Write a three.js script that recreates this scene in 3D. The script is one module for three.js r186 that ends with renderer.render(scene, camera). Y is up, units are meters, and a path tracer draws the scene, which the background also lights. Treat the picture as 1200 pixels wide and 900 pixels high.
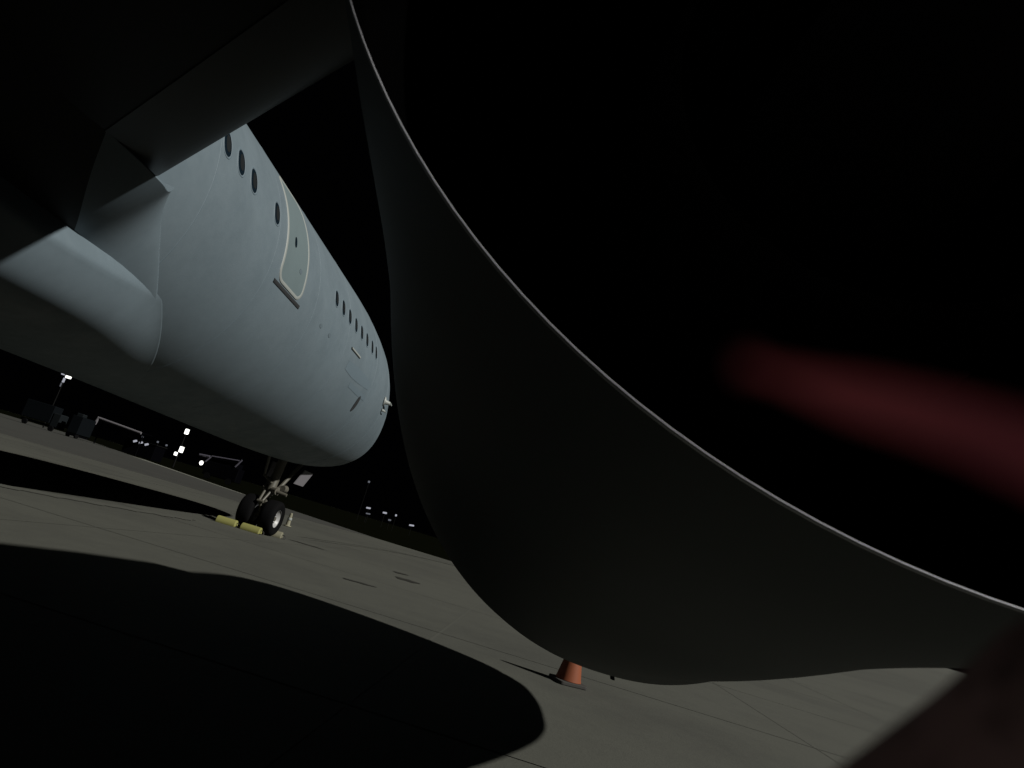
import * as THREE from 'three';
import { mergeGeometries, mergeVertices, toCreasedNormals } from 'three/addons/utils/BufferGeometryUtils.js';
import { RoundedBoxGeometry } from 'three/addons/geometries/RoundedBoxGeometry.js';
import { MarchingCubes } from 'three/addons/objects/MarchingCubes.js';

// ---------------------------------------------------------------- camera, sky, floodlight, exposure
const D = Math.PI / 180;
const scene = new THREE.Scene();
const camera = new THREE.PerspectiveCamera(56.36, 4 / 3, 0.02, 3000);
camera.position.set(0, 1.41, 0);
camera.rotation.order = 'YXZ';
camera.rotation.set(13.2 * D, 5.33 * D, 16.45 * D);
camera.focus = 16;
camera.userData.fStop = 10;
scene.add(camera);

const renderer = new THREE.WebGLRenderer({ antialias: true });
renderer.toneMapping = THREE.LinearToneMapping;
renderer.toneMappingExposure = 1;
renderer.outputColorSpace = THREE.SRGBColorSpace;
renderer.shadowMap.enabled = true;
renderer.setSize(1024, 768);

{ // a black, clouded night sky
  const W = 64, H = 32, d = new Float32Array(W * H * 4);
  for (let i = 0; i < W * H; i++) d.set([0.00022, 0.00022, 0.0003, 1], i * 4);
  const t = new THREE.DataTexture(d, W, H, THREE.RGBAFormat, THREE.FloatType);
  t.mapping = THREE.EquirectangularReflectionMapping; t.magFilter = THREE.LinearFilter; t.needsUpdate = true;
  scene.background = t; scene.environment = t;
}
// the apron floodlight: from starboard, a little behind the wing, 36 degrees up
const EL = 36 * D, AZ = 18 * D;
const sun = new THREE.DirectionalLight(new THREE.Color().setRGB(1, 0.98, 0.92), 5);
sun.position.set(Math.cos(EL) * Math.cos(AZ) * 150, Math.sin(EL) * 150, Math.cos(EL) * Math.sin(AZ) * 150);
sun.target.position.set(0, 0, 0);
sun.castShadow = true;
sun.shadow.mapSize.set(4096, 4096);
Object.assign(sun.shadow.camera, { left: -70, right: 70, top: 70, bottom: -70, near: 10, far: 400 });
sun.shadow.radius = 2.2;
scene.add(sun, sun.target);

// ---------------------------------------------------------------- helpers
// build space: X to starboard, Y up, Z forward (metres ahead of the photographer); the scene's z is -Z
let seed = 7;
const rnd = () => { seed = (seed + 0x6d2b79f5) | 0; let t = Math.imul(seed ^ (seed >>> 15), 1 | seed); t = (t + Math.imul(t ^ (t >>> 7), 61 | t)) ^ t; return ((t ^ (t >>> 14)) >>> 0) / 4294967296; };
const lerp = THREE.MathUtils.lerp, sstep = THREE.MathUtils.smoothstep;
const used = new Map();
function numbered(n) { const k = used.get(n) || 0; used.set(n, k + 1); return k ? `${n}_${String(k).padStart(3, '0')}` : n; }
function shade(o) { o.traverse((m) => { if (m.isMesh) { m.castShadow = true; m.receiveShadow = true; } }); return o; }
function mesh(name, g, m, parent) { const o = new THREE.Mesh(g, m); o.name = name; o.castShadow = o.receiveShadow = true; if (parent) parent.add(o); return o; }
function thing(name, label, category, group) {
  const o = new THREE.Group(); o.name = numbered(name); o.userData = { label, category }; if (group) o.userData.group = group; scene.add(o); return o;
}
function struct(name, g, m) { const o = mesh(name, g, m, scene); o.userData = { kind: 'structure' }; return o; }
function rows(list, x) { // interpolate a table by its first column, smoothly
  if (x <= list[0][0]) return list[0].slice(1);
  const n = list.length; if (x >= list[n - 1][0]) return list[n - 1].slice(1);
  let i = 0; while (x > list[i + 1][0]) i++;
  const t = (x - list[i][0]) / (list[i + 1][0] - list[i][0]);
  const p0 = list[Math.max(0, i - 1)], p1 = list[i], p2 = list[i + 1], p3 = list[Math.min(n - 1, i + 2)];
  return p1.slice(1).map((_, k) => {
    const c = k + 1, h = p2[0] - p1[0];
    let m1 = i > 0 ? (p2[c] - p0[c]) / (p2[0] - p0[0]) : (p2[c] - p1[c]) / h;
    let m2 = i < n - 2 ? (p3[c] - p1[c]) / (p3[0] - p1[0]) : (p2[c] - p1[c]) / h;
    const d = (p2[c] - p1[c]) / h; // monotone limiter
    if (d === 0) m1 = m2 = 0; else { m1 = Math.sign(d) * Math.min(Math.max(0, m1 * Math.sign(d)), 3 * Math.abs(d)); m2 = Math.sign(d) * Math.min(Math.max(0, m2 * Math.sign(d)), 3 * Math.abs(d)); }
    const t2 = t * t, t3 = t2 * t;
    return (2 * t3 - 3 * t2 + 1) * p1[c] + (t3 - 2 * t2 + t) * h * m1 + (-2 * t3 + 3 * t2) * p2[c] + (t3 - t2) * h * m2;
  });
}
// surface through a grid of build-space points, smooth normals; closed joins the ends of each ring
function loft(grid, closed = true, capA = false, capB = false, flip = false) {
  const nr = grid.length, n = grid[0].length, pos = [], uv = [], idx = [];
  for (let i = 0; i < nr; i++) for (let j = 0; j < n; j++) { const p = grid[i][j]; pos.push(p[0], p[1], -p[2]); uv.push(p[2] * 0.25, (p[0] * 0.6 + p[1]) * 0.25); }
  const q = (a, b, c, d) => (flip ? idx.push(a, c, b, a, d, c) : idx.push(a, b, c, a, c, d));
  for (let i = 0; i < nr - 1; i++) for (let j = 0; j < (closed ? n : n - 1); j++) { const k = (j + 1) % n; q(i * n + j, i * n + k, (i + 1) * n + k, (i + 1) * n + j); }
  const cap = (i, rev) => {
    let c = [0, 0, 0]; for (const p of grid[i]) c = c.map((v, k) => v + p[k] / n);
    const at = pos.length / 3; pos.push(c[0], c[1], -c[2]); uv.push(c[2] * .25, c[1] * .25);
    const base = pos.length / 3; for (const p of grid[i]) { pos.push(p[0], p[1], -p[2]); uv.push(p[0] * .25, p[1] * .25); }
    for (let j = 0; j < n; j++) { const a = base + j, b = base + (j + 1) % n; (rev !== flip) ? idx.push(at, b, a) : idx.push(at, a, b); }
  };
  if (capA) cap(0, true); if (capB) cap(nr - 1, false);
  const g = new THREE.BufferGeometry();
  g.setAttribute('position', new THREE.Float32BufferAttribute(pos, 3)); g.setAttribute('uv', new THREE.Float32BufferAttribute(uv, 2)); g.setIndex(idx);
  g.computeVertexNormals(); return g;
}
function ring(cx, cy, Z, rx, ry, n = 96, bump) {
  const r = []; for (let j = 0; j < n; j++) { const a = (j / n) * Math.PI * 2, k = bump ? bump(a) : 1; r.push([cx + rx * Math.cos(a) * k, cy + ry * Math.sin(a) * k, Z]); } return r;
}
function bar(a, b, r0, r1 = r0, n = 14) { // tapered round bar between two build-space points
  const A = new THREE.Vector3(a[0], a[1], -a[2]), B = new THREE.Vector3(b[0], b[1], -b[2]), L = A.distanceTo(B);
  const g = new THREE.CylinderGeometry(r1, r0, L, n, 1);
  g.applyQuaternion(new THREE.Quaternion().setFromUnitVectors(new THREE.Vector3(0, 1, 0), B.clone().sub(A).normalize()));
  const m = A.add(B).multiplyScalar(.5); g.translate(m.x, m.y, m.z); return g;
}
function box(x, y, Z, w, h, d, r = 0.02, rot) {
  const g = new RoundedBoxGeometry(w, h, d, 2, Math.min(r, w / 2.1, h / 2.1, d / 2.1)); if (rot) g.applyMatrix4(new THREE.Matrix4().makeRotationFromEuler(new THREE.Euler(...rot))); g.translate(x, y, -Z); return g;
}
const merge = (list) => mergeGeometries(list.map((g) => (g.index ? g.toNonIndexed() : g)).map((g) => { for (const k of Object.keys(g.attributes)) if (!['position', 'normal', 'uv'].includes(k)) g.deleteAttribute(k); return g; }));
const rgb = (r, g, b) => new THREE.Color().setRGB(r, g, b);

// ---------------------------------------------------------------- textures (grain, stains, wear only)
function noiseField(N, cell, s) {
  const g = new Float32Array(cell * cell); seed = s; for (let i = 0; i < g.length; i++) g[i] = rnd();
  return (x, y) => { const u = x / N * cell, v = y / N * cell, i = Math.floor(u), j = Math.floor(v), f = u - i, h = v - j, a = f * f * (3 - 2 * f), b = h * h * (3 - 2 * h), at = (p, q) => g[((q % cell) + cell) % cell * cell + ((p % cell) + cell) % cell];
    return lerp(lerp(at(i, j), at(i + 1, j), a), lerp(at(i, j + 1), at(i + 1, j + 1), a), b); };
}
function noiseTex(N, octaves, s, lo, hi, col, srgb = false) {
  const f = octaves.map(([c, w], k) => [noiseField(N, c, s + k * 31), w]), d = new Uint8Array(N * N * 4), tot = octaves.reduce((a, o) => a + o[1], 0);
  for (let y = 0; y < N; y++) for (let x = 0; x < N; x++) { let v = 0; for (const [g, w] of f) v += g(x, y) * w; v = lo + (hi - lo) * v / tot; const o = (y * N + x) * 4; for (let c = 0; c < 3; c++) d[o + c] = Math.max(0, Math.min(255, 255 * v * (col ? col[c] : 1))); d[o + 3] = 255; }
  const t = new THREE.DataTexture(d, N, N, THREE.RGBAFormat); t.wrapS = t.wrapT = THREE.RepeatWrapping; t.magFilter = THREE.LinearFilter; t.minFilter = THREE.LinearMipmapLinearFilter; t.generateMipmaps = true; if (srgb) t.colorSpace = THREE.SRGBColorSpace; t.needsUpdate = true; return t;
}
const rep = (t, u, v = u) => { const c = t.clone(); c.repeat.set(u, v); c.needsUpdate = true; return c; };
const paintWear = noiseTex(512, [[4, 3], [11, 2], [40, 1.2], [150, .7]], 11, .86, 1.06);
const paintRough = noiseTex(512, [[6, 2], [30, 1.5], [120, 1]], 23, .42, .72);
const concreteTone = noiseTex(1024, [[4, 2.6], [9, 2.4], [31, 1.6], [110, 1.1], [400, 1]], 41, .5, 1.3);
const concreteBump = noiseTex(512, [[40, 1], [130, 1], [256, 1]], 51, 0, 1);
const skinTone = noiseTex(256, [[6, 2], [17, 2], [60, 1]], 61, .2, 1.35);
const grassTone = noiseTex(512, [[8, 2], [40, 2], [180, 1]], 71, .5, 1.3);

// ---------------------------------------------------------------- materials
const M = {
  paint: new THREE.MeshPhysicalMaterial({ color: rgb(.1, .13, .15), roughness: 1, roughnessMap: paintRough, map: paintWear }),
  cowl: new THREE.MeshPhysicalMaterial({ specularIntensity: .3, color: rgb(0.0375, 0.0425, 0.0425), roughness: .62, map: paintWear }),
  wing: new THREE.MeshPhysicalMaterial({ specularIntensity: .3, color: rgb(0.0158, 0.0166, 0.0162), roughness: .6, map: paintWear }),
  slat: new THREE.MeshPhysicalMaterial({ specularIntensity: .3, color: rgb(0.0495, 0.0506, 0.0495), roughness: .45, map: paintWear }),
  rim: new THREE.MeshPhysicalMaterial({ color: rgb(.42, .42, .45), roughness: .42, metalness: .5 }),
  soot: new THREE.MeshPhysicalMaterial({ color: rgb(.0005, .0005, .0005), roughness: 1, specularIntensity: 0 }),
  core: new THREE.MeshPhysicalMaterial({ color: rgb(.012, .01, .0095), roughness: .7, specularIntensity: .3 }),
  glass: new THREE.MeshPhysicalMaterial({ color: rgb(.006, .012, .018), roughness: .12, clearcoat: .4 }),
  shade: new THREE.MeshStandardMaterial({ color: rgb(0.0042, 0.0061, 0.0073), roughness: .5 }),
  door: new THREE.MeshPhysicalMaterial({ color: rgb(.098, .131, .139), roughness: .6, map: paintWear }),
  white: new THREE.MeshPhysicalMaterial({ color: rgb(.21, .225, .215), roughness: .55 }),
  seal: new THREE.MeshStandardMaterial({ color: rgb(0.0122, 0.0137, 0.0152), roughness: .7 }),
  darkPaint: new THREE.MeshStandardMaterial({ color: rgb(0.0798, 0.1049, 0.1216), roughness: .6 }),
  tyre: new THREE.MeshPhysicalMaterial({ specularIntensity: .12, color: rgb(.0025, .0025, .0028), roughness: .85 }),
  panel: new THREE.MeshStandardMaterial({ color: rgb(.089, .12, .142), roughness: .6 }),
  hub: new THREE.MeshPhysicalMaterial({ color: rgb(.26, .26, .26), roughness: .45 }),
  strut: new THREE.MeshPhysicalMaterial({ color: rgb(.075, .07, .056), roughness: .45 }),
  chrome: new THREE.MeshStandardMaterial({ color: rgb(.6, .6, .58), roughness: .25, metalness: .9 }),
  yellow: new THREE.MeshPhysicalMaterial({ color: rgb(.19, .185, .055), roughness: .75 }),
  paleYellow: new THREE.MeshStandardMaterial({ color: rgb(0.1520, 0.1444, 0.0988), roughness: .7 }),
  orange: new THREE.MeshPhysicalMaterial({ specularIntensity: .3, color: rgb(.17, .052, .024), roughness: .6 }),
  rubberBase: new THREE.MeshStandardMaterial({ color: rgb(0.0228, 0.0213, 0.0190), roughness: .85 }),
  concrete: new THREE.MeshStandardMaterial({ color: rgb(0.0436, 0.0446, 0.0349), roughness: .92, map: rep(concreteTone, .045), bumpMap: rep(concreteBump, .6), bumpScale: .004 }),
  farFalloff: new THREE.MeshPhysicalMaterial({ color: rgb(.019, .0193, .0155), roughness: .95, map: rep(concreteTone, .045) }),
  joint: new THREE.MeshPhysicalMaterial({ color: rgb(.0455, .0463, .037), roughness: .9 }),
  stain: new THREE.MeshStandardMaterial({ color: rgb(0.0167, 0.0160, 0.0129), roughness: .6 }),
  grass: new THREE.MeshPhysicalMaterial({ specularIntensity: 0, color: rgb(0.0027, 0.0030, 0.0015), roughness: 1, map: rep(grassTone, .05) }),
  edge: new THREE.MeshStandardMaterial({ color: rgb(0.1292, 0.1292, 0.1102), roughness: .8 }),
  pole: new THREE.MeshPhysicalMaterial({ specularIntensity: .04, color: rgb(.006, .006, .006), roughness: .6 }),
  palePole: new THREE.MeshPhysicalMaterial({ specularIntensity: .3, color: rgb(.12, .115, .125), roughness: .5 }),
  blueBox: new THREE.MeshPhysicalMaterial({ specularIntensity: .05, color: rgb(.0035, .0045, .0055), roughness: .6 }),
  blueGrey: new THREE.MeshPhysicalMaterial({ specularIntensity: .05, color: rgb(.008, .0098, .011), roughness: .6 }),
  carBody: new THREE.MeshPhysicalMaterial({ specularIntensity: .05, color: rgb(.0008, .0008, .0014), roughness: .6 }),
  rail: new THREE.MeshStandardMaterial({ color: rgb(0.0768, 0.0728, 0.0930), roughness: .4 }),
  lampWhite: new THREE.MeshStandardMaterial({ color: 0, emissive: rgb(1, .98, .92), emissiveIntensity: 2.2 }),
  lampDim: new THREE.MeshStandardMaterial({ color: 0, emissive: rgb(.85, .87, 1), emissiveIntensity: .42 }),
  lampFaint: new THREE.MeshStandardMaterial({ color: 0, emissive: rgb(.8, .85, 1), emissiveIntensity: .13 }),
  lampRed: new THREE.MeshStandardMaterial({ color: 0, emissive: rgb(1, .05, .08), emissiveIntensity: .35 }),
  flareRed: new THREE.MeshPhysicalMaterial({ color: rgb(.95, .2, .25), roughness: 1, side: THREE.DoubleSide }),
  skin: new THREE.MeshPhysicalMaterial({ specularIntensity: .4, color: rgb(.56, .31, .28), roughness: .7, map: skinTone }),
};
M.paint.map.repeat.set(1, 1);

// ================================================================ the airliner
const plane = thing('airliner', 'grey wide-body airliner parked on the floodlit apron, seen from under its wing beside the engine', 'airliner');
const XC = -8.48, YC = 5.04, ZN = 28.2, SC = .99;
// distance behind the nose tip: half width, top, bottom against the centre line
const NOSE = [[0, 0.02, -.93, -.97], [.12, .42, -.55, -1.32], [.4, .8, -.2, -1.62], [.9, 1.22, .25, -1.95], [1.6, 1.62, .75, -2.2], [2.4, 1.93, 1.3, -2.4], [3.2, 2.17, 1.78, -2.52], [4.2, 2.4, 2.2, -2.63], [5.4, 2.6, 2.5, -2.71], [6.8, 2.72, 2.68, -2.76], [8.5, 2.79, 2.78, -2.795], [10, 2.8, 2.8, -2.8],
  [38, 2.8, 2.8, -2.8], [44, 2.6, 2.78, -2.1], [50, 1.9, 2.6, -.7], [55, 1.05, 2.2, .55], [58.5, .3, 1.75, 1.25]];
const NROOT = NOSE.map((r) => [Math.sqrt(r[0]), ...r.slice(1)]);
function section(Z) { const [w, t, b] = rows(NROOT, Math.sqrt(Math.max(0, ZN - Z))).map((v) => v * SC); return { w, h: (t - b) / 2, c: YC + (t + b) / 2 }; }
function side(Z, y, off = 0) { // point on the starboard skin at that station and height
  const s = section(Z), q = Math.max(-1, Math.min(1, (y - s.c) / s.h)), cx = Math.sqrt(1 - q * q);
  const nx = cx / s.w, ny = q / s.h, l = Math.hypot(nx, ny);
  return [XC + s.w * cx + nx / l * off, y + ny / l * off, Z];
}
{
  const grid = [];
  for (const s of [0, .02, .06, .12, .22, .4, .6, .9, 1.25, 1.6, 2, 2.4, 2.8, 3.2, 3.7, 4.2, 4.8, 5.4, 6.1, 6.8, 7.6, 8.5, 9.2, 10, 12, 14, 16, 18, 20, 22, 25, 30, 38, 41, 44, 47, 50, 52.5, 55, 57, 58.5]) { const q = section(ZN - s); grid.push(ring(XC, q.c, ZN - s, q.w, q.h, 128)); }
  mesh('fuselage', loft(grid, true, true, true, true), M.paint, plane);
}
// patch that lies on the skin: outline given as (Z, y) offsets, filled as a fan of rings
function skinPatch(Zc, yc, outline, off) {
  const pts = [], nr = 3; for (let k = 0; k <= nr; k++) pts.push(outline.map(([a, b]) => side(Zc + a * k / nr, yc + b * k / nr, off)));
  return loft(pts, true, false, false, false);
}
function oval(a, b, n = 28, e = 2.4, tilt = 0) { const r = []; for (let i = 0; i < n; i++) { const t = i / n * 2 * Math.PI, c = Math.cos(t), s = Math.sin(t), x = a * Math.sign(c) * Math.abs(c) ** (2 / e), y = b * Math.sign(s) * Math.abs(s) ** (2 / e); r.push([x * Math.cos(tilt) - y * Math.sin(tilt), x * Math.sin(tilt) + y * Math.cos(tilt)]); } return r; }
function skinStrip(path, w, off, closed = false) { // ribbon with a little thickness along (Z, y) points
  const n = path.length, grid = [[], [], [], []];
  for (let i = 0; i < n; i++) {
    const a = path[closed ? (i - 1 + n) % n : Math.max(0, i - 1)], b = path[closed ? (i + 1) % n : Math.min(n - 1, i + 1)], dx = b[0] - a[0], dy = b[1] - a[1], l = Math.hypot(dx, dy), nx = -dy / l * w / 2, ny = dx / l * w / 2, p = path[i];
    grid[0].push(side(p[0] + nx * 1.15, p[1] + ny * 1.15, -.004)); grid[1].push(side(p[0] + nx, p[1] + ny, off)); grid[2].push(side(p[0] - nx, p[1] - ny, off)); grid[3].push(side(p[0] - nx * 1.15, p[1] - ny * 1.15, -.004));
  }
  return loft(grid, closed);
}
function windowAt(Z, y, a = .125, b = .185) {
  const w = mesh('cabin_window', skinPatch(Z, y, oval(a, b), .006), M.glass, plane);
  mesh('window_frame', skinStrip(oval(a * 1.16, b * 1.12, 24).map(([p, q]) => [Z + p, y + q]), .022, .008, true), M.panel, w);
  mesh('window_shade', skinPatch(Z + .012, y + .01, oval(a * .6, b * .68), .009), M.shade, w);
}
for (const [Z, y] of [[8.67, 5.94], [9.2, 5.94], [9.71, 5.94], [10.23, 5.93], [11.31, 5.92]]) windowAt(Z, y);
for (const [Z, y] of [[15.31, 5.87], [15.92, 5.87], [16.54, 5.87], [17.18, 5.87], [17.81, 5.88], [18.44, 5.88], [19.1, 5.88], [19.66, 5.88]]) windowAt(Z, y, .135, .168);
for (const Z of [7.6, 6.5, 5.97, 5.44]) windowAt(Z, 5.94);
{ // the passenger door ahead of the wing
  const path = [], Za = 11.9, Zb = 13.12, ya = 4.98, yb = 6.93, r = .22;
  for (const [cx, cy, a0] of [[Zb - r, yb - r, 0], [Za + r, yb - r, 90], [Za + r, ya + r, 180], [Zb - r, ya + r, 270]]) for (let k = 0; k <= 6; k++) { const a = (a0 + k * 15) * D; path.push([cx + r * Math.cos(a), cy + r * Math.sin(a)]); }
  const dense = []; for (let i = 0; i < path.length; i++) { const a = path[i], b = path[(i + 1) % path.length], m = Math.max(1, Math.ceil(Math.hypot(b[0] - a[0], b[1] - a[1]) / .1)); for (let k = 0; k < m; k++) dense.push([lerp(a[0], b[0], k / m), lerp(a[1], b[1], k / m)]); }
  const cz = (Za + Zb) / 2, cy = (ya + yb) / 2;
  const pts = []; for (let k = 1; k <= 10; k++) pts.push(dense.map(([a, b]) => side(cz + (a - cz) * k / 10, cy + (b - cy) * k / 10, .008)));
  pts.unshift(dense.map(() => side(cz, cy, .008)));
  const door = mesh('passenger_door', loft(pts, true), M.door, plane);
  mesh('door_outline', skinStrip(dense, .06, .014, true), M.white, door);
  mesh('door_window', skinPatch(12.33, 5.86, oval(.055, .1), .014), M.glass, door);
  mesh('door_handle', skinPatch(12.78, 5.47, oval(.07, .05), .012), M.darkPaint, door);
  const sc = []; for (let i = 0; i <= 12; i++) sc.push([lerp(Za - .1, Zb + .1, i / 12), ya - .095]);
  mesh('scuff_plate', skinStrip(sc, .07, .012), M.seal, door);
}
for (const Z of [9.0, 11.5, 14.0, 16.6, 19.9, 22.4, 24.6]) { const p = []; for (let i = 0; i <= 40; i++) { const q = section(Z), a = lerp(-70, 80, i / 40) * D; p.push([Z, q.c + q.h * Math.sin(a)]); } mesh('skin_joint', skinStrip(p, .014, .003), M.panel, plane); }
// small fittings on the nose
for (const [Z, y] of [[14.64, 4.99], [15.31, 4.99]]) mesh('static_port', skinPatch(Z, y, oval(.085, .05, 16, 2), .006), M.darkPaint, plane);
mesh('vent_door', skinPatch(19.33, 4.25, oval(.12, .24, 24, 2.2, .1), .008), M.seal, plane);
{ const p = []; for (let i = 0; i <= 8; i++) p.push([lerp(17.05, 17.95, i / 8), 5.245]); mesh('drip_strip', skinStrip(p, .04, .03), M.white, plane); }
mesh('service_panel', skinPatch(18.5, 4.86, [[-1.35, -.16], [-.6, -.2], [.2, -.17], [1.15, -.1], [1.2, .12], [.4, .16], [-.5, .15], [-1.3, .09]], .005), M.panel, plane);
mesh('service_panel', skinPatch(18.9, 4.5, [[-.9, -.07], [0, -.08], [.9, -.05], [.9, .07], [0, .08], [-.9, .06]], .005), M.panel, plane);
{ // air data probe at the side of the nose
  const a = side(22.25, 4.99, .0), b = side(22.35, 4.99, .17), c = side(22.75, 5.0, .19);
  mesh('air_data_probe', merge([bar(a, b, .09, .055), bar(b, c, .05, .02), bar(side(22.2, 4.99, -.02), side(22.22, 4.99, .03), .16, .14)]), M.white, plane);
  mesh('air_data_probe', merge([bar(side(22.3, 4.72, 0), side(22.4, 4.72, .1), .05, .03), bar(side(22.4, 4.72, .1), side(22.7, 4.73, .1), .025, .012)]), M.white, plane);
}
{ // flight deck windows
  for (const sgn of [1, -1]) for (let k = 0; k < 3; k++) {
    const g = []; for (let i = 0; i <= 4; i++) { const row = []; for (let j = 0; j <= 4; j++) {
      const f = (k + .06 + .88 * j / 4) / 3, s0 = lerp(1.55, 3.1, f) + lerp(.75, .25, f) * i / 4, ph = lerp(84, 34, f) * D - (1 - i / 4) * .0, q = section(ZN - s0), a = sgn > 0 ? ph : Math.PI - ph;
      row.push([XC + (q.w + .008) * Math.cos(a), q.c + (q.h + .008) * Math.sin(a), ZN - s0]); } g.push(row); }
    mesh('flight_deck_window', loft(g, false, false, false, sgn < 0), M.glass, plane);
  }
}
// ---- belly fairing, a separate swelling that starts ahead of the wing root
{
  const grid = [], U = [0, .02, .06, .13, .22, .35, .5, .7, .95, 1.25, 1.6, 2, 2.5, 3.1, 3.8, 4.6, 5.5, 6.5, 7.6, 9, 10.5, 12, 14, 16, 17.5, 18.5, 19.5, 20.5, 21.5, 22.5, 23.5, 25];
  for (const u of U) {
    const r = [];
    for (let j = 0; j <= 156; j++) {
      const a = (-12 - 156 * j / 156) * D, down = Math.min(1, Math.max(0, -Math.sin(a))), q0 = section(9), y0 = q0.c + q0.h * Math.sin(a);
      const front = 9.35 + Math.max(0, 3.7 - y0) * 2.1, Z = front - u, q = section(Z), aft = sstep(Z, -13.5, -7);
      const grow = (1 - Math.exp(-((u / lerp(2.1, 2.8, sstep(down, .58, .85))) ** 1.5))) * .54 * aft, edge = sstep(down, .5, .553);
      const off = grow * edge - .03 * (1 - edge) - (u === 0 ? .012 : 0) - .03 * (1 - aft);
      r.push([XC + (q.w + off * (1 + .9 * sstep(down, .5, .85))) * Math.cos(a), q.c + (q.h + off * lerp(1, .05, sstep(down, .68, 1))) * Math.sin(a), Z]);
    }
    grid.push(r);
  }
  mesh('belly_fairing', loft(grid, false, false, false, false), M.paint, plane);
}
// ---- wings
const SWEEP = .865;
function airfoil(chord, thick, n = 44) { // closed outline, LE first, (back from LE, up)
  const up = [], lo = []; for (let i = 0; i <= n; i++) { const x = (1 - Math.cos(i / n * Math.PI)) / 2, t = 5 * thick * (.2969 * Math.sqrt(x) - .126 * x - .3516 * x * x + .2843 * x ** 3 - .1036 * x ** 4), cam = .018 * Math.sin(Math.PI * x); up.push([x * chord, (cam + t * .92) * chord]); lo.push([x * chord, (cam - t * 1.08) * chord]); }
  return [...up.slice(0, n), ...lo.slice(1).reverse(), ];
}
function wing(sgn) {
  const g = [], le = [];
  for (const d of [-1.2, -.6, 0, .2, .4, .6, .8, 1, 1.25, 1.5, 2, 2.6, 3.3, 4, 5, 7, 10, 14, 19, 24]) {
    const sw = d < 10 ? SWEEP * d : SWEEP * 10 + .62 * (d - 10), Zle = 8.0 - sw, y = 4.62 + .1 * d, chord = lerp(10.5, 2.6, Math.min(1, Math.max(0, d) / 24) ** .8), X = -5.9 + d, a = airfoil(chord, lerp(.105, .1, Math.min(1, Math.max(0, d) / 10)));
    g.push(a.map(([b, u]) => [sgn > 0 ? X : 2 * XC - X, y + u - b * .03, Zle - b]));
    if (d >= .4) le.push(a.slice(0, 10).reverse().concat(a.slice(-10).reverse()).map(([b, u]) => [sgn > 0 ? X : 2 * XC - X, y + u * 1.012 + Math.sign(u) * .004 - b * .03, Zle - b + .012]));
  }
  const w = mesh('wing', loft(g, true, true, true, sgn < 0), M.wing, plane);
  mesh('slat', loft(le, false), M.slat, w);
  return w;
}
const stb = wing(1); wing(-1);
{ // wing root fillet: overhangs the belly fairing, turning upright towards its front
  const U = [0, .03, .08, .16], g = []; for (let u = .22; u < 5.5; u += u < 2.6 ? .06 : .3) U.push(u);
  for (const u of U) {
    const r = [];
    for (let j = 0; j <= 60; j++) {
      const t = j / 60, Zf = 9.62 - 1.5 * t - .12 * Math.sin(t * Math.PI), Z = Zf - u * lerp(1, .95, t), yt = 4.6 - .3 * sstep(8.05 - Z, 0, .7) - .1 * sstep(7.2 - Z, 0, 2.5), y = lerp(3.48, yt, t);
      const over = .62 * sstep(8.45 - Z, 0, 1.25) ;
      r.push([side(Z, y, 0)[0] + (u === 0 ? -.01 : .012 + .05 * (1 - Math.exp(-u / .25))) + over * t ** .85, y, Z]);
    }
    const [x, y, Z] = r[60], q = Math.min(1, Math.max(0, (8.0 - Z) / .5)); for (let j = 1; j <= 4; j++) r.push([x - .2 * j, y + .06 * q * j, Z]);
    g.push(r);
  }
  const cut = U.findIndex((u) => u > 2.05);
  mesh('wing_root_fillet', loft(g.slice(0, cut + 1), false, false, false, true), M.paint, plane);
  mesh('fillet_painted_shade', loft(g.slice(cut), false, false, false, true), M.wing, plane);  // aft fillet takes the dark wing colour to paint in its shade
  const L = mesh('landing_light', merge([bar([-5.62, 4.2, 7.55], [-5.53, 4.17, 7.62], .05, .05)]), M.white, plane); L.userData.label = 'small round landing light in the wing root';
}
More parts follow.
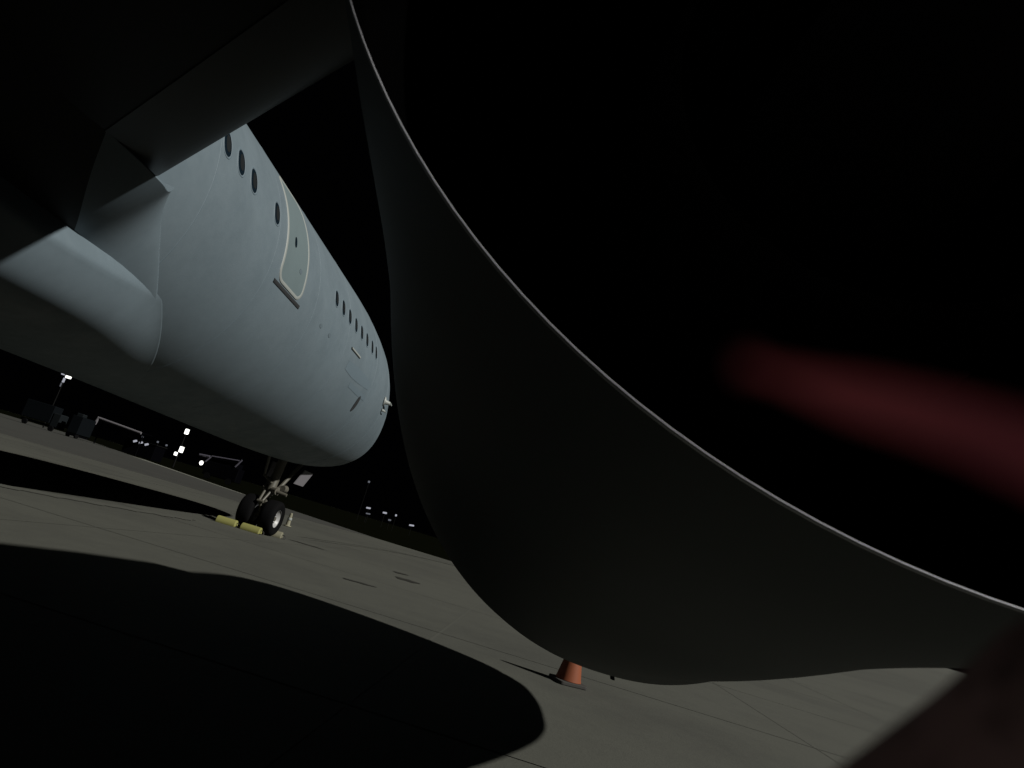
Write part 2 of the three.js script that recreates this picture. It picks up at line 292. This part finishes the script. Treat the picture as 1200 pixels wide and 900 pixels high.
// ---- engine
const NAC = [[.684, 1.015], [.85, 1.035], [1, 1.055], [1.5, 1.115], [2, 1.187], [2.5, 1.275], [3, 1.352], [3.5, 1.415], [4, 1.455], [4.6, 1.485], [5.4, 1.5], [6.4, 1.5], [7.8, 1.475], [8.4, 1.43], [8.9, 1.36], [9.15, 1.28], [9.22, 1.2]];
const ncx = (Z) => .484 + .5 * sstep(Z, 3.2, 7.2), ncy = (Z) => 2.507 - .3 * sstep(Z, 3.4, 7.2);
function engine(sgn) {
  const mx = (X) => (sgn > 0 ? X : 2 * XC - X), fl = sgn > 0;
  const rev = (f) => { const g = []; for (const [Z, r] of f) g.push(ring(ncx(Z), ncy(Z), Z, r, r, 160).map(([x, y, z]) => [mx(x), y, z + Math.max(0, y - ncy(Z) + .9) * .36 * sstep(Z, 5.4, 8.8)]).map(([x, y, z]) => { const dx = x - mx(ncx(Z)), dy = y - ncy(Z), a = Math.atan2(dy, fl ? dx : -dx), k = 1 + .04 * Math.exp(-(((a + 1.98) / .5) ** 2)) * sstep(Z, 1.6, 3) * (1 - sstep(Z, 4.2, 6)) + .13 * Math.max(0, Math.sin(a)) * sstep(Z, 4.4, 6.6); return [mx(ncx(Z)) + dx * k, ncy(Z) + dy * k, z]; })); return g; };
  const fine = (list, step) => { const o = []; for (let i = 0; i < list.length - 1; i++) { const n = Math.max(1, Math.ceil(Math.abs(list[i + 1][0] - list[i][0]) / step)); for (let k = 0; k < n; k++) { const Z = lerp(list[i][0], list[i + 1][0], k / n); o.push([Z, ...rows(list, Z)]); } } o.push(list[list.length - 1]); return o; };
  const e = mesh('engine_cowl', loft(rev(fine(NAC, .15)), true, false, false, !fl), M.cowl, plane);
  const lip = []; for (let k = 0; k <= 8; k++) { const a = k / 8 * Math.PI; lip.push([9.22 + .16 * Math.sin(a), 1.2 - .09 * (1 - Math.cos(a))]); } lip.push([8.9, 1.0], [8.2, 1.02], [7.6, 1.06]);
  mesh('inlet_lip', loft(rev(lip), true, false, false, !fl), M.rim, e);
  const rimRows = [[.69, 1.0159], [.685, 1.015], [.684, 1.0144], [.684, 1.0136], [.685, 1.013], [.72, 1.0124]];
  mesh('nozzle_rim', loft(rev(rimRows), true, false, false, fl), M.rim, e);
  mesh('nozzle_liner', loft(rev([[.69, 1.0124], [1.0, 1.0], [1.6, 1.01], [2.6, 1.08], [3.6, 1.15], [3.7, .5]]), true, false, false, fl), M.soot, e);
  mesh('core_cowl', loft(rev([[1.25, .46], [1.3, .49], [1.7, .56], [2.4, .66], [3.7, .74]]), true, false, false, !fl), M.core, e);
  mesh('exhaust_plug', loft(rev([[.55, .02], [.62, .07], [.85, .14], [1.2, .23], [1.7, .3], [2.2, .3]]), true, true, false, !fl), M.core, e);
  // fan inside the inlet
  const blades = []; for (let k = 0; k < 26; k++) { const g = new THREE.BoxGeometry(.16, .78, .02); g.rotateY(.7); g.translate(0, .66, 0); g.rotateZ(k / 26 * Math.PI * 2); g.translate(mx(ncx(8)), ncy(8), -7.65); blades.push(g); }
  mesh('fan', merge(blades), M.chrome, e);
  mesh('spinner', loft(rev([[8.25, .01], [8.15, .12], [7.9, .24], [7.6, .32], [7.5, .33]]), true, false, true, !fl), M.soot, e);
  mesh('drain_mast', loft([[.09, .78], [.075, .69], [.05, .62]].map(([c, y], k) => { const r = []; for (let j = 0; j < 14; j++) { const a = j / 14 * 2 * Math.PI; r.push([mx(.98 + .02 * k) + Math.cos(a) * .022, y, 7.3 - .05 * k + Math.sin(a) * c]); } return r; }), true, true, true, fl), M.soot, e);
  const py = []; for (const [Z, w, y0, y1] of [[8.7, .03, 3.4, 3.9], [8.2, .12, 3.4, 4.4], [7, .2, 3.4, 4.75], [5.8, .24, 3.4, 4.95], [4.6, .27, 3.5, 5.1], [3.5, .28, 3.5, 5.2], [2, .28, 3.3, 5.15], [0, .24, 3.75, 5.1], [-2, .12, 4.4, 5.0], [-3, .02, 4.7, 4.9]]) { const r = []; for (let j = 0; j < 20; j++) { const a = j / 20 * 2 * Math.PI; r.push([mx(.5 + .25 * sstep(Z, 3, 7) + Math.cos(a) * w), (y0 + y1) / 2 + (y1 - y0) / 2 * Math.sign(Math.sin(a)) * Math.abs(Math.sin(a)) ** .5, Z]); } py.push(r); }
  mesh('pylon', loft(py, true, true, true, !fl), M.cowl, e);
}
engine(1); engine(-1);
// ---- nose landing gear
{
  const gx = XC - .06, gz = 22.6, R = .55, tx = .36;
  const gear = mesh('nose_gear', merge([bar([gx, .53, gz], [gx, 1.25, gz + .05], .085), bar([gx, 1.2, gz + .05], [gx, 2.7, gz + .28], .14, .15), bar([gx - .26, 1.35, gz + .1], [gx + .26, 1.35, gz + .1], .1), bar([gx - .5, .535, gz], [gx + .5, .535, gz], .07)]), M.strut, plane);
  mesh('torque_link', merge([bar([gx - .09, 1.28, gz - .14], [gx - .05, .95, gz - .42], .04), bar([gx + .09, 1.28, gz - .14], [gx + .05, .95, gz - .42], .04), bar([gx - .1, .95, gz - .42], [gx + .1, .95, gz - .42], .045), bar([gx, .95, gz - .42], [gx, .6, gz - .1], .045)]), M.strut, gear);
  mesh('drag_brace', merge([bar([gx - .2, 1.4, gz + .1], [gx - .32, 2.5, gz + 1.2], .06), bar([gx + .2, 1.4, gz + .1], [gx + .32, 2.5, gz + 1.2], .06), bar([gx - .3, 1.7, gz - .05], [gx - .3, 2.6, gz - .25], .045), bar([gx + .05, 1.55, gz - .1], [gx - .3, 1.75, gz - .1], .04)]), M.strut, gear);
  for (const s of [-.13, .34]) mesh('taxi_light', merge([bar([gx + s, 1.5, gz + .12], [gx + s + .02, 1.5, gz + .32], .1, .12), bar([gx, 1.45, gz + .1], [gx + s, 1.5, gz + .16], .03)]), M.strut, gear);
  mesh('steering_actuator', merge([bar([gx + .16, 1.36, gz - .12], [gx + .62, 1.33, gz - .1], .065, .05), bar([gx + .12, 1.36, gz - .05], [gx + .3, 1.36, gz - .12], .11)]), M.strut, gear);
  const prof = [[.27, .19], [.33, .218], [.42, .235], [.49, .22], [.532, .175], [.548, .09], [.55, 0], [.548, -.09], [.532, -.175], [.49, -.22], [.42, -.235], [.33, -.218], [.27, -.19]].map(([r, x]) => new THREE.Vector2(r, x));
  for (const s of [-1, 1]) {
    const t = new THREE.LatheGeometry(prof, 48); t.rotateZ(-Math.PI / 2); t.translate(gx + s * tx, R, -gz); mesh('tyre', t, M.tyre, gear);
    const h = new THREE.LatheGeometry([[.001, .06], [.07, .065], [.09, .03], [.16, .05], [.2, .09], [.26, .16], [.285, .2], [.285, -.19], [.001, -.19]].map(([r, x]) => new THREE.Vector2(r, x)), 40); h.rotateZ(s > 0 ? -Math.PI / 2 : Math.PI / 2); h.translate(gx + s * tx, R, -gz);
    const bolts = []; for (let k = 0; k < 8; k++) { const b = new THREE.CylinderGeometry(.02, .02, .03, 8); b.rotateZ(Math.PI / 2); b.translate(gx + s * (tx + .085), R + .17 * Math.sin(k * Math.PI / 4), -gz + .17 * Math.cos(k * Math.PI / 4)); bolts.push(b); }
    mesh('wheel_hub', merge([h, ...bolts]), s > 0 ? M.hub : M.seal, gear);
  }
  // open gear doors, pale inside
  for (const s of [-1, 1]) {
    const g = []; for (let i = 0; i <= 6; i++) { const r = []; for (let j = 0; j <= 3; j++) { const t = j / 3, Z = lerp(23.15, 24.05, i / 6) + t * .35; r.push([gx + s * (.5 + .08 * t), 1.75 + .52 * t, Z]); } g.push(r); }
    const back = g.map((r) => r.map(([x, y, z]) => [x - s * .035, y, z]));
    mesh('gear_door', merge([loft(g, false), loft(back, false, false, false, true), loft([g[0], back[0]], false), loft([g[6], back[6]], false), loft([g.map((r) => r[0]), back.map((r) => r[0])], false)]), M.palePole, gear);
  }
}

// ================================================================ chocks, cone
function chock(x, Z, len, label, m, turn = 0) {
  const t = thing('wheel_chock', label, 'wheel chock'); t.position.set(x, 0, -Z); t.rotation.y = turn;
  const s = new THREE.Shape(); s.moveTo(-.12, 0.004); s.lineTo(.12, 0.004); s.quadraticCurveTo(.13, .06, .09, .12); s.quadraticCurveTo(.06, .17, 0, .175); s.quadraticCurveTo(-.06, .17, -.09, .12); s.quadraticCurveTo(-.13, .06, -.12, .004); s.closePath();
  const g = new THREE.ExtrudeGeometry(s, { depth: len - .04, bevelEnabled: true, bevelSize: .015, bevelThickness: .02, bevelSegments: 2 }); g.rotateY(Math.PI / 2); g.translate(-len / 2 + .02, 0.014, 0);
  mesh('chock_block', g, m, t);
  const handle = new THREE.TubeGeometry(new THREE.CatmullRomCurve3([[len / 2 - .01, .12, 0], [len / 2 + .09, .11, .02], [len / 2 + .13, .03, .05], [len / 2 + .02, .02, .1]].map((p) => new THREE.Vector3(...p))), 16, .012, 8); mesh('rope', handle, M.rubberBase, t);
  return t;
}
chock(-9.24, 22.02, .62, 'yellow block chock behind the left nose wheel, further from the bright hub', M.yellow, .03);
chock(-8.44, 22.02, .62, 'yellow block chock behind the right nose wheel, the one with the bright hub', M.yellow, -.03);
chock(-7.98, 23.02, .36, 'pale chock end showing ahead of the right nose wheel', M.paleYellow, .1);
{
  const t = thing('marker_post', 'small pale marker post standing ahead of the nose wheels', 'marker post'); t.position.set(-10.97, 0, -32.6);
  const g = new THREE.LatheGeometry([[.001, .62], [.05, .61], [.065, .57], [.1, .06], [.17, .05], [.18, .0], [.001, 0]].map(([r, y]) => new THREE.Vector2(r, y)), 24); mesh('post', g, M.paleYellow, t);
  const b = new THREE.LatheGeometry([[.08, .0], [.105, .0], [.095, .1], [.08, .1]].map(([r, y]) => new THREE.Vector2(r, y + .3)), 24); mesh('band', b, M.white, t);
}
{
  const t = thing('traffic_cone', 'orange traffic cone with dark base on the apron beneath the engine', 'traffic cone'); t.position.set(.93, 0, -10.75);
  const g = new THREE.LatheGeometry([[.016, .72], [.024, .735], [.034, .73], [.05, .70], [.175, .09], [.185, .06], [.185, .045], [.001, .045]].map(([r, y]) => new THREE.Vector2(r, y)), 40); mesh('cone_body', g, M.orange, t);
  const b = new THREE.Shape(); const w = .21, q = .05; b.moveTo(-w + q, -w); b.lineTo(w - q, -w); b.quadraticCurveTo(w, -w, w, -w + q); b.lineTo(w, w - q); b.quadraticCurveTo(w, w, w - q, w); b.lineTo(-w + q, w); b.quadraticCurveTo(-w, w, -w, w - q); b.lineTo(-w, -w + q); b.quadraticCurveTo(-w, -w, -w + q, -w);
  const bg = new THREE.ExtrudeGeometry(b, { depth: .03, bevelEnabled: true, bevelSize: .008, bevelThickness: .008, bevelSegments: 2 }); bg.rotateX(-Math.PI / 2); bg.translate(0, .012, 0); bg.rotateY(.4); mesh('cone_base', bg, M.rubberBase, t);
}

// ================================================================ ground
function flat(points, y, m, name) { const s = new THREE.Shape(points.map(([X, Z]) => new THREE.Vector2(X, Z))), g = new THREE.ShapeGeometry(s, 24); g.rotateX(-Math.PI / 2); g.translate(0, y, 0); return g; }
const apron = struct('apron', flat([[-900, -900], [900, -900], [900, 1500], [-900, 1500]], 0), M.concrete);
struct('apron_far_falloff', flat([[-18, 47], [-36, 41], [-420, 160], [-420, 700], [-140, 203], [-34, 79], [-12, 57.5]], .002), M.farFalloff);  // darker sheet paints the floodlight's falloff over the far apron
struct('grass', flat([[-140, 203], [-34, 79], [-12, 57.5], [-4, 55.5], [6, 60], [120, 420], [120, 1490], [-890, 1490], [-890, 400]], .004), M.grass);
{ const a = [-68.5, 118.7], b = [-31, 75.5], l = Math.hypot(b[0] - a[0], b[1] - a[1]), nx = -(b[1] - a[1]) / l, nz = (b[0] - a[0]) / l, w = 1.3;
  struct('taxiway_line', flat([[a[0] - nx * w, a[1] - nz * w], [b[0] - nx * .4, b[1] - nz * .4], [b[0] + nx * .4, b[1] + nz * .4], [a[0] + nx * w, a[1] + nz * w]], .008), M.edge); }
for (let k = -6; k <= 4; k++) { // sealed slab joints along and across the apron
  mesh('slab_joint', flat([[k * 6 - 1.12, -20], [k * 6 - 1.08, -20], [k * 6 - 1.08, 54], [k * 6 - 1.12, 54]], .004), M.joint, apron);
}
for (let k = -3; k <= 8; k++) mesh('slab_joint', flat([[-40, k * 6 + 5.98], [30, k * 6 + 5.98], [30, k * 6 + 6.02], [-40, k * 6 + 6.02]], .007), M.joint, apron);
{ // the ground rises in a long bank on the starboard side
  const g = []; for (let i = 0; i <= 24; i++) { const r = [], Z = 30 + i * 8; for (let j = 0; j <= 16; j++) { const X = 8 + j * 12; r.push([X + Z * .12, 4.8 * sstep(Z, 34, 150) * sstep(X, 8, 30) + (i ? .006 : -.05), Z]); } g.push(r); }
  struct('bank', loft(g, false, false, false, true), M.concrete); }
function stain(X, Z, a, b, turn) { const n = 26, pts = []; seed = Math.round(X * 91 + Z * 17); const p1 = rnd() * 6, p2 = rnd() * 6; for (let i = 0; i < n; i++) { const t = i / n * 2 * Math.PI, r = 1 + .22 * Math.sin(2 * t + p1) + .16 * Math.sin(5 * t + p2), x = Math.cos(t) * a * r, z = Math.sin(t) * b * r; pts.push([X + x * Math.cos(turn) - z * Math.sin(turn), Z + x * Math.sin(turn) + z * Math.cos(turn)]); } mesh('oil_stain', flat(pts, .01), M.stain, apron); }
{ // worn tyre marks and an old sealed seam
  const strip = (pts, w, m, name, y) => { const C = new THREE.CatmullRomCurve3(pts.map(([X, Z]) => new THREE.Vector3(X, 0, Z))), L = [], Rr = []; for (let i = 0; i <= 40; i++) { const p = C.getPoint(i / 40), t = C.getTangent(i / 40), k = w * (.8 + .35 * Math.sin(i * 1.7) * Math.sin(i * .63)) * Math.min(1, i / 5, (40 - i) / 5); L.push([p.x - t.z * k, p.z + t.x * k]); Rr.push([p.x + t.z * k, p.z - t.x * k]); } mesh(name, flat([...L, ...Rr.reverse()], y), m, apron); };
  strip([[-10.6, 12.8], [-10.0, 15], [-9.5, 17.8], [-9.2, 20]], .3, M.joint, 'sealed_seam', .013);
  for (const [o, w] of [[0, .13], [.42, .11]]) strip([[-8.6 + o, 27], [-8.3 + o, 34], [-7.2 + o, 42], [-4 + o, 50]], w, M.joint, 'tyre_mark', .013);
}
stain(-3.52, 16.25, .32, .14, .2); stain(-3.3, 21.4, .3, .5, .15); stain(-3.9, 23.6, .22, .3, .2); stain(-7.2, 23.9, .5, .2, .1);

// ================================================================ far side of the field
const at = (dx, dy, Z) => [dx * Z, 1.41 + dy * Z, Z];
function lampMast(label, X, Z, H, heads, red) {
  const t = thing('light_mast', label, 'light mast'); t.position.set(X, 0, -Z);
  mesh('mast_pole', bar([0, 0, 0], [0, H, 0], .16, .09), M.pole, t);
  for (const [y, w, h, m, dx] of heads) { const hd = mesh('lamp_head', merge([box(dx || 0, y + h * .5 + .06, 0, w * 1.1, .12, .5, .03), bar([0, y, 0], [dx || .01, y + h / 2, 0], .05)]), M.pole, t); mesh('lamp_glass', box(dx || 0, y, .02, w, h, .4, .12), m, hd); }
  if (red) mesh('obstruction_lamp', new THREE.SphereGeometry(.62, 16, 12).translate(0, H + .55, 0), M.lampRed, t);
  return t;
}
lampMast('tall lamp mast with a red light on top, far off at the left', -109, 150, 12.3, [[11.9, 1.3, .55, M.lampWhite, .6], [12.2, .8, .3, M.lampDim, -.8], [11.0, .4, 1.1, M.lampDim, -.1], [9.9, .25, .9, M.lampFaint, -.25]], true);  // the two lowest, thin glows paint the lamplit upper pole
lampMast('light mast with three white lamps between the dark truck and the lit windows', -67.9, 130, 7.2, [[6.9, .7, 1.0, M.lampWhite], [3.5, .75, 1.1, M.lampWhite, .3], [2.5, .7, .65, M.lampWhite, -.35]], false);
{ // low hut with three lit windows
  const Z = 140, t = thing('site_hut', 'low dark hut with three small lit windows in a row', 'hut'); t.position.set(-.58 * Z, 0, -Z);
  mesh('hut_wall', box(0, 1.5, 2, 6.5, 3, 4, .05), M.carBody, t); mesh('hut_roof', box(0, 3.08, 2, 6.9, .16, 4.4, .04), M.pole, t);
  for (let k = 0; k < 3; k++) mesh('lit_window', box(-1.25 + k * 1.25, 2.72, -.02, .8, .42, .06, .02, [0, 0, .5]), M.lampDim, t);
}
{ // open shelter with a pale roof edge
  const Z = 135, t = thing('open_shelter', 'open shelter with a long pale roof edge and a short left post', 'shelter'); t.position.set(-.62 * Z, 0, -Z);
  mesh('roof_beam', bar([-4.7, 4.95, 0], [4.7, 4.4, 0], .24), M.palePole, t);
  mesh('post', bar([-4.6, 4.9, .02], [-4.9, 3.6, .02], .3), M.palePole, t);
  for (const x of [-4.4, 4.4]) mesh('post', bar([x, 0, 1.5], [x, 4.4, 1.5], .12), M.carBody, t);
  mesh('roof', box(0, 4.55, 2.2, 9.6, .14, 4, .03), M.carBody, t);
}
{ // parked service truck
  const Z = 112, t = thing('service_truck', 'dark service truck with pale cab rails and one bright headlamp', 'truck'); t.position.set(-.458 * Z, 0, -Z);
  mesh('truck_body', merge([box(.3, 1.7, 1.4, 5.6, 2.2, 2.3, .12), box(.4, 3.1, 1.5, 4.4, .9, 2.0, .1)]), M.carBody, t);
  mesh('roof_rail', merge([bar([-1.9, 3.55, .2], [2.6, 4.05, .2], .13), bar([-1.9, 3.55, .2], [-2.55, 2.5, .1], .12), bar([3.0, 4.3, .2], [2.3, 3.0, .2], .14)]), M.rail, t);
  mesh('mirror_arm', bar([-3.9, 3.25, .2], [-2.2, 3.4, .2], .2), M.rail, t);
  mesh('headlamp', new THREE.SphereGeometry(.33, 16, 12).scale(1, 1.1, .5).translate(-3.05, 2.1, -.02), M.lampWhite, t);
  for (const x of [-1.6, 2]) { const w = new THREE.CylinderGeometry(.5, .5, .35, 20); w.rotateX(Math.PI / 2); w.translate(x, .5, -.4); mesh('wheel', w, M.tyre, t); }
}
{ // two box trucks standing in the dark on the far left
  const Z = 125; let t = thing('box_truck', 'dim blue-grey box truck, the longer one below the red-topped mast', 'truck'); t.position.set(-.742 * Z, 0, -Z);
  mesh('cargo_box', box(-.4, 2.9, 1.4, 5.6, 3.2, 2.4, .08), M.blueBox, t); mesh('cab', box(3.3, 2.1, 1.4, 1.6, 2.6, 2.2, .2), M.blueGrey, t); mesh('chassis', box(.5, .9, 1.4, 7.6, .35, 1.6, .05), M.carBody, t);
  for (const x of [-2, 3.2]) { const w = new THREE.CylinderGeometry(.5, .5, .35, 20); w.rotateX(Math.PI / 2); w.translate(x, .5, -.2); mesh('wheel', w, M.tyre, t); }
  t = thing('box_truck', 'dim narrow truck seen end on between the box truck and the shelter', 'truck'); t.position.set(-.681 * Z, 0, -Z);
  mesh('cargo_box', box(.1, 2.4, 1.4, 2.0, 3.2, 4, .08), M.blueBox, t); mesh('cab', box(-.1, 4.2, .6, 1.3, .7, 1.2, .15), M.blueGrey, t); mesh('chassis', box(0, .55, 1.4, 1.8, .4, 4, .05), M.carBody, t);
  for (const x of [-.8, .8]) { const w = new THREE.CylinderGeometry(.5, .5, .3, 20); w.rotateZ(Math.PI / 2); w.translate(x, .5, 0); mesh('wheel', w, M.tyre, t); }
}
{ // small lights strung out on the dark horizon
  const G = 'small distant lamps between the nose and the engine', B = 'small distant lamps beside the lit hut windows';
  const list = [[-.247, .046, .5, .5, M.lampFaint, 'faint lamp standing highest, well above the other distant lamps by the nose', G], [-.236, .0115, 1.1, .38, M.lampDim, 'white lamp leftmost in the row of distant lamps right of the nose', G], [-.234, .004, 1.1, .3, M.lampFaint, 'faint lamp just below the leftmost distant lamp', G], [-.212, .0115, 1.0, .42, M.lampDim, 'brightest wide lamp in the middle of the distant row by the nose', G], [-.196, .0125, .4, .5, M.lampDim, 'thin upright lamp right of the brightest distant lamp', G], [-.2025, .004, .7, .4, M.lampFaint, 'small lamp below and between the brightest and thin distant lamps', G], [-.171, .0055, 1.2, .38, M.lampDim, 'rightmost distant lamp, nearest the engine cowl', G],
    [-.581, .018, .4, .5, M.lampFaint, 'tiny lamp above the three lit hut windows', B], [-.557, .017, .45, .45, M.lampFaint, 'tiny lamp right of the hut, nearer to it', B], [-.543, .016, .45, .45, M.lampFaint, 'tiny lamp between the hut and the three-lamp mast', B]];
  for (const [dx, dy, w, h, m, label, group] of list) {
    const Z = 160, t = thing('distant_lamp', label, 'lamp', group); t.position.set(dx * Z, 0, -Z); const y = 1.41 + dy * Z;
    mesh('lamp_post', bar([0, 0, .2], [0, y, .2], .06), M.pole, t); mesh('lamp_glass', box(0, y, 0, w * .9, h * .9, .3, .1, [0, 0, .1]), m, t);
  }
}

// ================================================================ the photographer's hand, close to the lens
{
  camera.updateMatrixWorld(true);
  const N = 84, size = .26, F = new Float32Array(N ** 3).fill(9), half = size / 2;
  // joints in the hand's own frame: x along the fingers, y across the palm, z out of the back of the hand
  const fingers = [
    [[-.045, .034, 0, .0125], [0, .036, .004, .0115], [.042, .035, .001, .0105], [.066, .033, -.012, .0095], [.084, .032, -.026, .0083]],
    [[-.045, .012, .002, .0125], [.002, .0125, .006, .0117], [.047, .012, .002, .0107], [.074, .011, -.012, .0097], [.094, .0105, -.028, .0085]],
    [[-.045, -.010, .001, .0125], [0, -.011, .005, .0112], [.042, -.0115, .001, .0102], [.068, -.012, -.013, .0093], [.087, -.012, -.028, .0081]],
    [[-.045, -.030, -.002, .0118], [-.006, -.033, .001, .0098], [.026, -.0345, -.004, .0089], [.046, -.035, -.014, .0082], [.062, -.035, -.025, .0072]],
    [[-.075, .022, -.01, .0155], [-.04, .047, -.022, .0128], [-.012, .06, -.032, .0112], [.012, .066, -.038, .0098]],
  ];
  const bones = []; for (const f of fingers) for (let i = 0; i < f.length - 1; i++) bones.push([f[i], f[i + 1]]);
  for (const y of [-.024, -.006, .014, .028]) bones.push([[-.09, y * .75, 0, .0165], [-.012, y * 1.05, 0, .0135]]);
  bones.push([[-.125, 0, 0, .024], [-.09, 0, 0, .021]]);
  for (let k = 0; k < N; k++) for (let j = 0; j < N; j++) for (let i = 0; i < N; i++) {
    const p = [i, j, k].map((v) => (v / N * 2 - 1) * half); let s = 0;
    for (const [a, b] of bones) {
      const ab = [b[0] - a[0], b[1] - a[1], b[2] - a[2]], ap = [p[0] - a[0], p[1] - a[1], p[2] - a[2]], L = ab[0] ** 2 + ab[1] ** 2 + ab[2] ** 2, t = Math.max(0, Math.min(1, (ap[0] * ab[0] + ap[1] * ab[1] + ap[2] * ab[2]) / L));
      const d = Math.hypot(ap[0] - ab[0] * t, ap[1] - ab[1] * t, ap[2] - ab[2] * t) - lerp(a[3], b[3], t); s += Math.exp(-Math.min(60, d / .0022));
    }
    F[k * N * N + j * N + i] = -.0022 * Math.log(Math.max(1e-26, s));
  }
  const mc = new MarchingCubes(N, M.skin, false, false, 200000); mc.isolation = 0; for (let q = 0; q < F.length; q++) mc.field[q] = -F[q]; mc.update();
  const c = mc.count ?? mc.geometry.drawRange.count, g0 = new THREE.BufferGeometry();
  g0.setAttribute('position', new THREE.BufferAttribute(mc.positionArray.slice(0, c * 3), 3));
  let g = mergeVertices(g0, 1e-5); g.scale(half, half, half); g.computeVertexNormals();
  const P = g.attributes.position, uv = []; for (let i = 0; i < P.count; i++) uv.push(P.getX(i) * 14, (P.getY(i) + P.getZ(i)) * 14); g.setAttribute('uv', new THREE.Float32BufferAttribute(uv, 2));
  const t = thing('person', 'bare hand of the person taking the photograph, blurred at the lower right corner', 'person');
  mesh('hand', g, M.skin, t);
  // the hand's place and turn, in metres from the lens
  const hx = new THREE.Vector3(.78, .62, .1).normalize(), hy = new THREE.Vector3(.62, -.78, -.5); hy.addScaledVector(hx, -hy.dot(hx)).normalize();
  const hz = new THREE.Vector3().crossVectors(hx, hy), o = new THREE.Vector3(.0815, -.063, -.125).multiplyScalar(.62).addScaledVector(hx, .02).addScaledVector(hy, .0435);
  const Hm = new THREE.Matrix4().makeBasis(hx, hy, hz).setPosition(o).premultiply(camera.matrixWorld); Hm.decompose(t.position, t.quaternion, t.scale); t.scale.set(1, 1, 1);
}

{ // added red strap standing for lens flare, close to the lens, out of focus
  const t = thing('added_flare_streak', 'added red strap of the camera, blurred, crossing the dark nozzle at the right edge', 'streak');
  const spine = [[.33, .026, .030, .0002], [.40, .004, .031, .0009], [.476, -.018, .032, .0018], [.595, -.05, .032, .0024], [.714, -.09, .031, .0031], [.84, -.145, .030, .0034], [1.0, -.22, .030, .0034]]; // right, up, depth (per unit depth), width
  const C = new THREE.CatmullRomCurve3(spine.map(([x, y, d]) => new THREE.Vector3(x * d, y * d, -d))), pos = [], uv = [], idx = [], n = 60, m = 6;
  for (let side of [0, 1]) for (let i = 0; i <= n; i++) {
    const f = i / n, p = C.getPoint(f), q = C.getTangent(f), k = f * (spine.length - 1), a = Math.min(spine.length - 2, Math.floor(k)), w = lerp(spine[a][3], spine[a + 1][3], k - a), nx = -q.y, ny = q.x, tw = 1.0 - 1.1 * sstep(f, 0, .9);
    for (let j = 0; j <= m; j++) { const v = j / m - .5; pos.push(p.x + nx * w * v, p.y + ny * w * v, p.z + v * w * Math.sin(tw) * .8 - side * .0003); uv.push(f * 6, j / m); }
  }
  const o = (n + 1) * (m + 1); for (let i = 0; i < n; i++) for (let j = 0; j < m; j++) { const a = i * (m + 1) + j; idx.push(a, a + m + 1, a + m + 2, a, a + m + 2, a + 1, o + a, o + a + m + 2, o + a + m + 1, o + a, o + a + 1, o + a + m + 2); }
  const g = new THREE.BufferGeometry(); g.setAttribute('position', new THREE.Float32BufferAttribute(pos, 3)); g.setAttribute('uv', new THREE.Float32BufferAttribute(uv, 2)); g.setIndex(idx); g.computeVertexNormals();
  mesh('flare_band', g, M.flareRed, t);
  const e = C.getPoint(.0); mesh('flare_end', new THREE.SphereGeometry(.0005, 12, 8).translate(e.x, e.y, e.z), M.flareRed, t);
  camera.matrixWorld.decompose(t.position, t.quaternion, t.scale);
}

shade(scene);
renderer.render(scene, camera);
